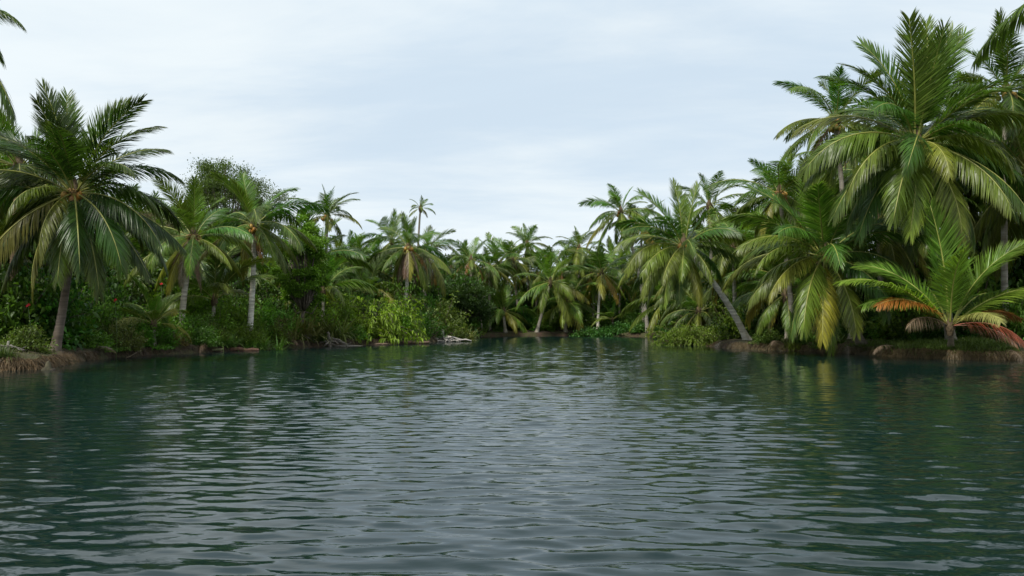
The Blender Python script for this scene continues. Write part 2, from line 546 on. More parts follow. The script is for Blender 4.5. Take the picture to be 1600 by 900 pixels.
# elevation of the leaf base, bend, pull of gravity on leaflets, dihedral
CLASSES = [(86, 22, 0.12, 0.3), (76, 38, 0.18, 0.3), (62, 50, 0.3, 0.25), (48, 62, 0.5, 0.2), (34, 72, 0.75, 0.15),
           (18, 78, 1.1, 0.1), (2, 72, 1.25, 0.0), (-18, 60, 1.35, -0.1), (-40, 44, 1.4, -0.1), (-62, 24, 1.3, -0.1)]
FROND, RIB = {}, {}
def frond_proto(cls, var, lod, dead=False):
    key = (cls, var, lod, dead)
    if key not in FROND:
        e0, bend, g, dih = CLASSES[cls]
        rg = random.Random(cls * 31 + var * 7 + (500 if dead else 0))
        n, segs, w = ((112, 3, 0.052), (66, 3, 0.074), (46, 2, 0.1))[lod]
        (v, f, a, tp), (rv, rf) = frond_shape(e0 + rg.uniform(-5, 5), bend * rg.uniform(0.75, 1.2), cls * 100 + var * 13 + lod,
            n, segs, w * (0.7 if dead else 1), rg.uniform(-0.8, 0.8), g * (1.4 if dead else 1), dih, 0.45 if dead else 0.05)
        FROND[key] = np_mesh('frond', v, f, M_FROND, False, {'leaf_random': a, 'leaf_tip': tp})
        RIB[key] = np_mesh('midrib', [tuple(q) for q in rv], rf, M_RIB, True)
    return FROND[key], RIB[key]

def nut_mesh():
    V, Fs = [], []
    nr, ns = 7, 10
    for i in range(nr + 1):
        th = math.pi * i / nr
        for k in range(ns):
            an = 2 * math.pi * k / ns
            r = math.sin(th) * 0.125 * (1 + 0.06 * math.cos(3 * an))
            V.append((r * math.cos(an), r * math.sin(an), -math.cos(th) * 0.155 + (0.02 if i == nr else 0)))
    for i in range(nr):
        for k in range(ns):
            k2 = (k + 1) % ns
            Fs.append((i * ns + k, i * ns + k2, (i + 1) * ns + k2, (i + 1) * ns + k))
    return np_mesh('coconut', V, Fs, M_NUT, True)
NUT = nut_mesh()
def sheath_mesh():
    V, Fs = [], []
    prof = [(-0.55, 0.15), (-0.3, 0.21), (-0.05, 0.27), (0.2, 0.22), (0.5, 0.12), (0.8, 0.04)]
    ns = 14
    for i, (z, r) in enumerate(prof):
        for k in range(ns):
            an = 2 * math.pi * k / ns + 0.4 * i
            rr = r * (1 + 0.22 * math.sin(5 * an + i * 2))
            V.append((rr * math.cos(an), rr * math.sin(an), z))
    for i in range(len(prof) - 1):
        for k in range(ns):
            k2 = (k + 1) % ns
            Fs.append((i * ns + k, i * ns + k2, (i + 1) * ns + k2, (i + 1) * ns + k))
    Fs.append(tuple((len(prof) - 1) * ns + k for k in range(ns)))
    return np_mesh('leaf_sheath', V, Fs, M_FIBRE, True)
SHEATH = sheath_mesh()
def spray_mesh():
    rg = random.Random(5)
    parts = []
    for i in range(16):
        an = rg.uniform(0, 6.28); l = rg.uniform(0.4, 0.8)
        pts = [(0, 0, 0)]
        for k in range(1, 5):
            tt = k / 4
            pts.append((math.cos(an) * l * tt * 0.6, math.sin(an) * l * tt * 0.6, 0.25 * math.sin(tt * 2.2) - 0.45 * tt * tt))
        parts.append(tube(pts, [0.02, 0.016, 0.012, 0.01, 0.006], 4))
    V, Fs = merge(parts)
    return np_mesh('flower_spray', V, Fs, M_RIB, True)
SPRAY = spray_mesh()

def bez(a, c, b, t): return a * (1 - t) ** 2 + c * (2 * t * (1 - t)) + b * t * t

G_YOUNG, G_MID, G_OLD = (0.11, 0.195, 0.025), (0.062, 0.128, 0.018), (0.112, 0.165, 0.02)
YEL, DEADB, ORANGE, GREYB = (0.30, 0.22, 0.03), (0.17, 0.105, 0.06), (0.34, 0.15, 0.025), (0.27, 0.22, 0.17)
def mixc(a, b, f): return tuple(x * (1 - f) + y * f for x, y in zip(a, b))

def palm(label, crown, depth, flen_px, nf=24, base=None, base_depth=None, bow=0.0, r=0.17, seed=0, lod=1, nuts=0, dead=0,
         yellow=0.15, fronds=None, group=None, tint=1.0, name='coconut_palm', emin=-48, emax=86, bark=(0.46, 0.43, 0.38), spray=False, cat='palm tree', wide=1.0):
    rg = random.Random(seed * 17 + 3)
    bd = base_depth or depth
    if base is None: base = crown[0] + rg.uniform(-10, 10)
    while signed_dist(at(base, 500, bd).x, bd)[0] < 0.9:      # the foot stands on the bank, not in the river
        bd += 0.3
        if bd > depth: depth = max(depth, bd - 1.5) if base_depth else bd
    C = at(crown[0], crown[1], depth)
    bx_, by_ = at(base, 500, bd).x, bd
    z0 = gz(bx_, by_) - 0.12
    root = thing(name, label, cat, (bx_, by_, z0), 0, group)
    L = flen_px / F * depth * 1.16
    B = Vector((0, 0, 0)); T = C - Vector((bx_, by_, z0))
    H = T.length
    right = Vector((1, 0, 0))
    mid = T * 0.5 + right * bow * H + Vector((rg.uniform(-.04, .04), rg.uniform(-.06, .06), 0)) * H
    nst = max(6, int(H / (0.13 if lod == 0 else 0.3 if lod == 1 else 0.8)))
    pts, rad = [], []
    for i in range(nst + 1):
        tt = i / nst
        pts.append(bez(B, mid, T, tt))
        hgt = tt * H
        rr = r * (1.12 - 0.36 * tt) + r * 0.75 * math.exp(-hgt / 0.42)
        if lod < 2: rr *= (1.035 if i % 2 else 0.97)
        rad.append(rr)
    v, f = tube(pts, rad, 12 if lod < 2 else 8, True, 0.03 if lod < 2 else 0)
    link('trunk', np_mesh('trunk', [tuple(q) for q in v], f, M_TRUNK, True), root, mixc(bark, tuple(x * 0.8 for x in bark), rg.random()))
    sc = L / 5.0
    sh = link('leaf_sheath', SHEATH, root, (0.10, 0.07, 0.035), T)
    s2 = min(1.25, max(0.5, r / 0.17))
    sh.scale = (s2, s2, s2)
    lean_q = Quaternion(Vector((rg.uniform(-1, 1), rg.uniform(-1, 1), 0.001)).normalized(), R(rg.uniform(0, 13)))
    def add_frond(az, cls, ln, color, deadf=False, tilt=(0, 0)):
        fm, rm = frond_proto(cls, rg.randrange(6), lod, deadf)
        fo = link('frond', fm, root, color, T + Vector((math.cos(az), math.sin(az), 0)) * 0.1 * s2 + Vector((0, 0, 0.05)))
        fo.rotation_euler = (lean_q @ Euler((R(tilt[0]), R(tilt[1]), az)).to_quaternion()).to_euler()
        fo.scale = (sc * ln, sc * ln * rg.uniform(0.85, 1.1) * wide, sc * ln)
        ribc = (0.28, 0.28, 0.06) if not deadf else tuple(x * 1.3 for x in color)
        link('midrib', rm, fo, mixc(ribc, color, 0.2))
        return fo
    if fronds is not None:
        for fr in fronds:
            az, e0, ln, c = fr[:4]
            cls = min(range(len(CLASSES)), key=lambda i: abs(CLASSES[i][0] - e0))
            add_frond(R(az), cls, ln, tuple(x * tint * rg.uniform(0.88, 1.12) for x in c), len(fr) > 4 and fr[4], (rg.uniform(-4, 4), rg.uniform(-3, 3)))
    else:
        a0 = rg.uniform(0, 6.28)
        for i in range(nf):
            tt = (i + 0.5) / nf
            e0 = emax + (emin - emax) * tt ** 0.92 + rg.uniform(-9, 9)
            az = a0 + i * 2.39996 + rg.uniform(-0.3, 0.3)
            cls = min(range(len(CLASSES)), key=lambda k: abs(CLASSES[k][0] - e0))
            ln = rg.uniform(0.76, 1.12) * (0.72 + 0.28 * min(1, tt / 0.25))
            if tt < 0.3: c = mixc(G_YOUNG, G_MID, tt / 0.3)
            elif tt < 0.7: c = mixc(G_MID, G_OLD, (tt - 0.3) / 0.4 * rg.uniform(0.3, 1))
            else: c = mixc(G_OLD, YEL, yellow * rg.uniform(0, 2.2) if rg.random() < 0.7 else 0)
            c = tuple(x * tint * rg.uniform(0.85, 1.15) for x in c)
            add_frond(az, cls, ln, c, False, (rg.uniform(-9, 9), rg.uniform(-7, 7)))
        for i in range(dead):
            c = mixc(DEADB, GREYB, rg.random())
            if rg.random() < 0.25: c = mixc(c, ORANGE, 0.6)
            add_frond(rg.uniform(0, 6.28), rg.choice((8, 9, 9)), rg.uniform(0.55, 0.85), c, True, (rg.uniform(-8, 8), rg.uniform(-4, 10)))
    for i in range(nuts):
        an = rg.uniform(0, 6.28)
        if i % 3: an = 4.71 + rg.uniform(-1.6, 1.6)
        q = link('coconut', NUT, root, rg.choice([(0.42, 0.2, 0.03), (0.45, 0.27, 0.05), (0.24, 0.22, 0.05), (0.30, 0.14, 0.04)]),
                 T + Vector((math.cos(an) * 0.42, math.sin(an) * 0.42, -0.02 - rg.uniform(0, 0.6))))
        q.scale = (1.25,) * 3
        q.rotation_euler = (rg.uniform(-.5, .5), rg.uniform(-.5, .5), rg.uniform(0, 6))
    if spray:
        for an in (4.2, 5.3, 0.8, 2.6):
            q = link('flower_spray', SPRAY, root, (0.32, 0.19, 0.05), T + Vector((math.cos(an) * 0.2, math.sin(an) * 0.2, 0.1)))
            q.rotation_euler = (0, 0.3, an)
    return root

# ------------------------------------------------------------------ the palms one can tell apart
YG = (0.17, 0.21, 0.026)
palm('large dark palm on the bare left bank, thick trunk with swollen foot', (116, 304), 33, 158, base=86, seed=1, lod=0, r=0.17, nuts=6, bow=0.0, bark=(0.21, 0.17, 0.14), spray=True, tint=0.6,  # lowered tint paints this palm's shade into its frond colours
     fronds=[(150, 86, .95, G_MID), (100, 86, .9, G_YOUNG), (30, 76, .95, G_YOUNG), (250, 86, .8, G_MID), (8, 62, 1.0, G_MID), (352, 48, .98, G_MID),
             (5, 34, .95, G_MID), (345, 18, 1.0, G_MID), (175, 62, 1.02, G_MID), (190, 48, 1.0, G_MID), (182, 34, 1.0, G_MID), (205, 18, 1.0, G_MID),
             (170, 2, 1.0, G_OLD), (222, -18, 1.0, mixc(G_OLD, YEL, .35)), (240, -40, .95, mixc(G_OLD, YEL, .45)), (268, -18, .85, YG), (285, -40, .95, G_OLD), (300, -18, 1.0, G_MID),
             (320, -18, 1.05, G_MID), (338, 2, 1.05, G_MID), (315, -40, 1.0, G_OLD), (60, 48, 1.0, G_MID), (110, 34, 1.0, G_MID), (140, 62, .95, G_MID), (275, 48, .8, G_MID),
             (80, 2, 1.0, G_MID), (30, -18, 1.0, G_MID), (130, -18, 1.0, G_MID), (200, -40, .95, G_MID), (255, 18, .8, YG), (290, 62, .85, G_MID), (330, 34, .95, G_MID), (215, 34, .9, G_MID), (45, 18, 1.0, G_MID), (345, -40, 1.0, G_MID), (20, -18, 1.0, G_MID), (180, -18, 1.0, G_MID), (160, 18, 1.0, G_MID), (230, 62, .85, G_MID), (310, -62, .8, G_OLD)])
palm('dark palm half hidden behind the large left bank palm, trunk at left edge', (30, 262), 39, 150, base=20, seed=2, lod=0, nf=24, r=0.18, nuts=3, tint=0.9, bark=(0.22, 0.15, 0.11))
palm('tall palm mostly outside the upper left corner, only two leaf tips showing', (-105, 40), 26, 168, base=-300, base_depth=25, seed=4, lod=0, bow=-0.05,
     fronds=[(355, 34, .84, G_MID), (350, -18, 1.06, G_MID), (180, 34, 1, G_MID), (120, 48, 1, G_MID), (90, 18, 1, G_MID), (230, 18, 1, G_MID), (200, 62, 1, G_MID), (150, -18, 1, G_MID),
             (210, -40, 1, G_OLD), (270, -40, .9, G_OLD), (100, -18, 1, G_OLD), (250, 48, .9, G_MID)], nuts=3)
palm('yellowing palm with curved pale trunk, first right of the large left palm', (302, 372), 50, 98, base=283, seed=5, lod=0, bow=-0.02, nf=21, nuts=12, dead=6, yellow=0.3, r=0.19, tint=1.15, bark=(0.75, 0.69, 0.62), emin=-40, spray=True)
palm('palm with straight white trunk among left bank shrubs', (397, 352), 55, 98, base=389, seed=6, lod=0, bow=0.0, nf=24, nuts=8, dead=2, yellow=0.3, r=0.19, bark=(0.95, 0.93, 0.88), emin=-50)
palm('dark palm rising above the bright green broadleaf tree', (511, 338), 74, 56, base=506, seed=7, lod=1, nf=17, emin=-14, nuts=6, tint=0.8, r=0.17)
palm('thin little palm with sparse crown standing highest over the far left grove', (657, 326), 112, 25, base=655, seed=8, lod=1, nf=11, emin=-10, emax=80, r=0.17, bark=(0.28, 0.26, 0.23))
palm('palm with orange fruit and skirt of dead grey fronds, white trunk behind shrubs', (638, 388), 78, 62, base=632, seed=9, lod=0, nf=22, nuts=14, dead=10, yellow=0.3, r=0.19, bark=(0.85, 0.82, 0.77), spray=True)
palm('palm with hanging dead fronds just right of the orange-fruited palm', (664, 398), 84, 56, base=665, seed=10, lod=1, nf=18, dead=10, nuts=3, r=0.18)
palm('bushy palm crown just left behind the orange-fruited palm', (612, 378), 92, 52, base=610, seed=61, lod=1, nf=18)
palm('grey palm with brown skirt of dead fronds at the far end, left of centre', (736, 408), 100, 46, base=738, seed=11, lod=1, nf=18, dead=11, yellow=0.3, r=0.19)
palm('palm close behind the right side of the far skirted palm', (764, 418), 106, 44, base=765, seed=12, lod=1, nf=18, dead=5)
palm('small palm between two skirted palms at the far end', (704, 420), 104, 40, base=702, seed=13, lod=1, nf=16, dead=5)
palm('tallest palm at the very centre of the far grove', (824, 382), 118, 43, base=826, seed=14, lod=1, nf=21, yellow=0.1, r=0.2, emin=-60)
palm('slim palm touching the left of the tall centre palm', (793, 400), 122, 38, base=792, seed=15, lod=1, nf=16, dead=4)
palm('palm with upright dark leaves right of the centre grove', (905, 388), 112, 45, base=908, seed=16, lod=1, nf=18, nuts=6, yellow=0.4)
palm('low palm leaning over the far shore with hanging pale leaves', (860, 442), 106, 58, base=838, seed=17, lod=1, nf=20, tint=1.15, bow=-0.02, dead=1, r=0.2)
palm('low spreading palm at far shore right of the leaning one', (884, 474), 104, 62, base=884, seed=18, lod=1, nf=18, tint=1.2, emin=-50, yellow=0.25, r=0.2)
palm('low palm whose leaves droop onto the water at the far left bend', (787, 488), 101, 56, base=790, seed=19, lod=1, nf=17, tint=1.15, emin=-35, nuts=5, r=0.2)
palm('palm on thin white trunk behind the far green ground cover', (940, 428), 104, 56, base=934, seed=20, lod=1, nf=19, nuts=8, yellow=0.4, tint=1.0, r=0.18, bark=(0.85, 0.82, 0.77))
palm('tall palm with yellow lower leaves, highest right of centre', (970, 332), 96, 62, base=1012, seed=21, lod=1, nf=24, yellow=0.55, tint=1.2, bow=0.03, r=0.22, bark=(0.45, 0.43, 0.38), nuts=6, emin=-52)
palm('palm crown tucked behind the tall yellow-leaved palm', (1002, 352), 104, 54, base=1006, seed=22, lod=1, nf=18)
palm('palm with white slanting trunk leaning far over the water, orange fruit', (1068, 386), 53, 98, base=1168, base_depth=55.5, seed=23, lod=0, nuts=18, bow=0.05, r=0.2, bark=(0.98, 0.95, 0.9), spray=True,
     fronds=[(120, 86, .95, G_YOUNG), (20, 86, .9, G_YOUNG), (170, 76, .98, G_MID), (70, 76, .95, G_MID), (10, 62, .95, G_MID), (190, 48, 1.0, G_MID), (345, 48, 1.0, G_OLD), (170, 34, 1.0, G_OLD), (5, 34, 1.0, G_OLD),
             (205, 18, 1.05, G_OLD), (180, 2, 1.05, YG), (222, 2, 1.05, G_OLD), (240, -18, 1.0, G_OLD), (212, -18, 1.05, YG), (258, -18, .9, G_OLD), (195, -40, 1.0, G_OLD), (275, -40, .95, YG), (292, -18, .8, G_OLD),
             (335, 18, 1.0, G_OLD), (350, 2, .95, G_MID), (60, 34, 1, G_MID), (110, 18, 1, G_MID), (140, -18, 1, G_MID), (40, 2, 1, G_MID), (230, 48, .85, G_MID), (230, -40, 1, YG), (205, 34, 1, G_MID), (265, 18, .85, G_MID), (250, -40, .95, G_MID), (160, 2, 1, G_MID), (320, 34, .9, G_MID)])
palm('palm just behind and above the leaning white-trunked palm', (1108, 322), 70, 62, base=1120, seed=24, lod=1, nf=18)
palm('palm with yellow fruit between the leaning palm and the great right palms', (1146, 388), 62, 76, base=1150, seed=25, lod=1, nf=20, nuts=12, yellow=0.4, tint=1.15, emin=-50)
palm('palm with bronze fruit stalks left of the tall right group', (1218, 304), 53, 92, base=1240, seed=26, lod=0, nf=23, nuts=8, yellow=0.25, tint=1.1, spray=True)
palm('wide low palm leaning left over the right bank, yellow leaf tip in the water', (1288, 402), 43, 148, base=1346, base_depth=44.5, seed=27, lod=0, wide=1.15, r=0.2, nuts=7, bow=-0.02, bark=(0.26, 0.23, 0.20), spray=True, tint=1.1,
     fronds=[(170, 62, .95, G_MID), (185, 48, .95, G_MID), (195, 34, .9, G_OLD), (205, 18, .9, G_OLD), (215, 2, .88, YG), (232, -18, 1.0, G_OLD), (246, -40, .95, mixc(YG, YEL, .5)),
             (262, -62, .92, YG), (280, -40, .85, G_OLD), (100, 76, .95, G_YOUNG), (200, 86, .9, G_YOUNG), (150, 18, 1, G_OLD), (165, -18, .95, mixc(G_OLD, YEL, .5)), (330, 34, .9, G_MID), (10, 48, .95, G_MID),
             (340, 2, .85, G_MID), (120, 34, 1, G_MID), (60, 48, 1, G_MID), (310, -18, .85, G_MID), (300, 62, .8, G_MID), (180, 2, .85, G_OLD), (190, -18, .85, G_OLD), (225, 34, .9, G_MID), (255, 18, .85, G_MID), (220, -40, .9, G_MID), (320, 18, .8, G_MID), (295, -18, .8, G_MID), (240, 62, .85, G_YOUNG)])
palm('palm with crown against the sky, left behind the biggest right palm', (1306, 190), 51, 100, base=1330, seed=28, lod=0, nf=21, nuts=12, emin=-35, yellow=0.1, dead=3, spray=True)
palm('biggest palm, tall on the right bank with broad arching leaves', (1432, 224), 42, 166, base=1486, base_depth=42.5, seed=29, lod=0, wide=1.15, r=0.21, nuts=12, bow=0.0, bark=(0.27, 0.25, 0.22), spray=True,
     fronds=[(200, 86, .98, G_YOUNG), (90, 86, 1.0, G_YOUNG), (20, 86, .98, G_YOUNG), (150, 76, .95, G_MID), (30, 76, .98, G_YOUNG), (260, 86, .9, G_YOUNG), (340, 62, .95, G_MID), (10, 48, .95, G_MID),
             (185, 62, .92, G_MID), (172, 48, .95, G_MID), (190, 18, 1.05, G_OLD), (215, 2, 1.02, G_OLD), (200, -18, 1.0, G_MID), (236, -18, 1.0, G_OLD), (252, -40, .95, YG), (268, 2, .72, YG),
             (350, 34, .95, G_OLD), (2, 18, 1.0, G_OLD), (345, 2, 1.0, G_MID), (325, -18, 1.0, G_MID), (303, -18, .98, G_OLD), (290, -40, .95, YG), (310, 18, .85, G_OLD), (60, 34, 1, G_MID), (110, 48, 1, G_MID),
             (140, 18, 1, G_MID), (40, 2, 1, G_MID), (100, -18, 1, G_MID), (180, -40, .9, G_MID), (275, -62, .85, G_MID), (160, 34, 1.0, G_OLD), (225, 34, .9, G_MID), (320, 48, .9, G_MID), (245, 18, .85, G_MID), (335, -40, .95, G_MID), (205, -40, .95, G_MID), (355, -18, 1.0, G_MID), (295, 34, .75, G_MID), (180, 2, 1.0, G_MID), (20, 34, 1.0, G_MID)])
palm('palm with tall upright leaves at the right edge, behind the biggest palm', (1572, 142), 47, 116, base=1570, seed=30, lod=0, nf=25, nuts=4, yellow=0.15, tint=0.9)
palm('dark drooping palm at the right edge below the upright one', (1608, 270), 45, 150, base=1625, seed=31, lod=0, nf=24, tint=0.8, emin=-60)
palm('palm outside the upper right corner with one leaf tip showing', (1716, -55), 38, 170, base=1760, seed=32, lod=0, nf=20)
YP = (0.13, 0.235, 0.028)
palm('young stemless palm at the right bank edge, two orange-brown dead leaves drooping', (1484, 511), 38.6, 166, base=1483, base_depth=38.6, seed=33, lod=0, r=0.13, name='young_palm', bark=(0.26, 0.22, 0.17), wide=1.4, tint=1.1,
     fronds=[(195, 86, 1.0, YP), (110, 86, .9, YP), (5, 62, .95, YP), (335, 76, .85, G_YOUNG), (178, 48, 1.0, YP), (188, 34, .78, YP),
             (354, 48, .84, (0.17, 0.25, 0.03)), (280, 34, .6, (0.26, 0.27, 0.08)), (196, 34, .72, ORANGE), (330, 18, .62, (0.22, 0.06, 0.03), True), (344, 34, .52, (0.22, 0.075, 0.035)), (318, 2, .5, (0.16, 0.07, 0.04), True),
             (205, 18, .55, DEADB, True), (80, 48, .9, G_MID), (30, 48, .9, G_MID), (250, 76, .7, YP), (150, 62, .9, G_YOUNG)])
palm('little palm seedling sprouting from the far green ground cover', (957, 500), 104.5, 36, base=957, seed=34, lod=1, nf=9, r=0.1, emin=15, name='young_palm', tint=1.4)
palm('young palm fountain beneath the right leaves of the large left palm', (240, 508), 42, 66, base=240, seed=35, lod=0, nf=12, r=0.12, emin=15, name='young_palm', tint=1.0)
palm('young palm with upright leaves between the two pale left trunks', (335, 470), 53, 86, base=335, seed=36, lod=0, nf=13, r=0.14, emin=20, name='young_palm', tint=1.0)
palm('young palm spreading in front of the bright broadleaf tree', (505, 455), 66, 72, base=505, seed=37, lod=1, nf=15, r=0.14, emin=5, name='young_palm', tint=1.1)
palm('low palm with arched pale leaves behind the yellow-green bush', (575, 455), 76, 66, base=575, seed=38, lod=1, nf=17, r=0.16, emin=-30, tint=1.15)
palm('short palm crown right behind the bright broadleaf tree', (545, 400), 82, 60, base=545, seed=39, lod=1, nf=20, r=0.16, emin=-40, tint=1.0)
palm('short palm left of the trunk of the leaning palm, near the water', (1045, 470), 66, 66, base=1050, seed=40, lod=1, nf=18, r=0.18, emin=-45, tint=1.1, dead=2)
palm('short palm in the shade under the leaning white trunk', (1092, 488), 66, 56, base=1097, seed=41, lod=1, nf=18, r=0.18, emin=-45, tint=0.9)
palm('low palm with yellow leaf left of the wide right bank palm', (1228, 462), 54, 80, base=1232, seed=42, lod=0, nf=18, r=0.18, emin=-40, tint=1.2, yellow=0.7)
palm('palm crown hidden between the wide low palm and the biggest palm', (1372, 350), 50, 120, base=1380, seed=43, lod=0, nf=22, r=0.18, tint=0.9)

# ------------------------------------------------------------------ the grove behind
LAND = [(-60, 'the extreme left edge'), (25, 'the trunk at the left edge'), (116, 'the large dark left palm'), (190, 'the large left palm\'s right leaves'), (240, 'the dry grey-brown tree'),
        (300, 'the yellowing curved-trunk palm'), (350, 'the big domed broadleaf tree'), (395, 'the straight white-trunked palm'), (435, 'the bright broadleaf tree\'s left'), (475, 'the bright broadleaf tree'), (512, 'the dark palm above the broadleaf tree'),
        (550, 'the smaller feathery bush'), (585, 'the bright feathery bush'), (638, 'the orange-fruited palm'), (668, 'the palm beside the orange-fruited one'), (693, 'the pale driftwood stump'), (736, 'the far skirted palm'),
        (787, 'the palm drooping onto the water'), (824, 'the tall centre palm'), (862, 'the low palm leaning over the far shore'), (886, 'the low spreading far palm'), (908, 'the dark upright palm right of centre'), (940, 'the thin white-trunked far palm'),
        (970, 'the tall yellow-leaved palm'), (1010, 'the right end of the green ground cover'), (1045, 'the short palm near the bend'), (1072, 'the leaning palm crown'), (1108, 'the palm above the leaning one'), (1150, 'the foot of the leaning white trunk'), (1185, 'the yellow-fruited palm'),
        (1225, 'the palm with bronze fruit stalks'), (1262, 'the wide low palm\'s left leaves'), (1295, 'the wide low palm'), (1345, 'the foot of the wide low palm'), (1385, 'the left leaves of the young palm'), (1432, 'the biggest palm'),
        (1483, 'the young bank palm'), (1540, 'the right leaves of the young palm'), (1590, 'the right edge palms'), (1680, 'the extreme right edge')]
def near(px): return min(LAND, key=lambda q: abs(q[0] - px))[1]
TOP = [(-200, 190), (0, 215), (200, 300), (300, 320), (440, 378), (560, 385), (620, 395), (690, 415), (720, 412), (780, 408), (860, 408), (900, 395),
       (950, 370), (1000, 345), (1060, 340), (1120, 318), (1190, 320), (1260, 235), (1320, 190), (1450, 130), (1600, 120), (1800, 100)]
tx, ty = zip(*TOP)
rg = random.Random(77)
BACK = 'palms filling the grove behind the shore'
def behind(px):
    return np.interp(px, [-200, 0, 200, 400, 600, 740, 900, 1030, 1100, 1250, 1400, 1800], [36, 42, 54, 64, 84, 110, 114, 108, 74, 58, 50, 46])
cnt = 0
for px0 in range(-150, 1780, 31):
    for layer in range(3 if 420 < px0 < 1230 else 2):
        px = px0 + rg.uniform(-14, 14) + layer * 15
        d = float(behind(px)) * (1.06 + 0.2 * layer + rg.uniform(0, 0.1))
        fl = 4.9 / d * F * rg.uniform(0.85, 1.1)
        top = float(np.interp(px, tx, ty))
        cy = top + fl * 0.62 + (rg.uniform(4, 40) if layer else rg.uniform(25, 105) * (1.5 if px < 250 or px > 1240 else 0.8))
        if layer == 2:
            d = float(behind(px)) * rg.uniform(0.97, 1.03); fl = 4.6 / d * F; cy = rg.uniform(405, 455)
        cy = min(cy, 470)
        lean = rg.uniform(-25, 25)
        side = 'left of' if px < 730 else ('right of' if px > 1030 else 'at')
        palm(('front grove palm behind ', 'deep grove palm behind ', 'low thicket palm behind ')[layer] + near(px),
             (px, cy), d, fl, nf=rg.randint(18, 22), base=px + lean, seed=200 + cnt, lod=1 if d < 105 else 2, tint=rg.uniform(0.8, 1.15), r=0.17,
             dead=rg.choice((0, 0, 1, 3)), yellow=rg.uniform(0.05, 0.35), group={'left of': BACK + ' on the left', 'right of': BACK + ' on the right', 'at': BACK + ' at the far end'}[side], bark=(0.33, 0.30, 0.27))
        cnt += 1

# ------------------------------------------------------------------ shrubs and broadleaf trees
def leaves(centres, dirs, lens, wid, rng_, tips=None, droop=0.25, fold=0.25):
    """One bent four-cornered leaf for each centre."""
    n = len(centres)
    d = dirs / np.linalg.norm(dirs, axis=1, keepdims=True)
    upv = np.tile(np.array([0, 0, 1.0]), (n, 1)) + rng_.normal(0, 0.45, (n, 3))
    sidev = np.cross(d, upv); sidev /= np.linalg.norm(sidev, axis=1, keepdims=True) + 1e-9
    nrm = np.cross(sidev, d)
    l = lens[:, None]; w = (lens * wid)[:, None]
    a = centres; c = centres + d * l + np.array([0, 0, -1.0]) * l * droop
    m_ = centres + d * l * 0.5
    b1 = m_ + sidev * w / 2 + nrm * w * fold; b2 = m_ - sidev * w / 2 + nrm * w * fold
    V = np.stack([a, b1, c, b2], 1).reshape(-1, 3)
    i = np.arange(n) * 4
    Fq = np.concatenate([np.stack([i, i + 1, i + 2], 1), np.stack([i, i + 2, i + 3], 1)])
    r1 = np.repeat(rng_.random(n), 4)
    tp = np.repeat(tips if tips is not None else rng_.random(n) * 0.9, 4)
    return V, Fq, r1, tp

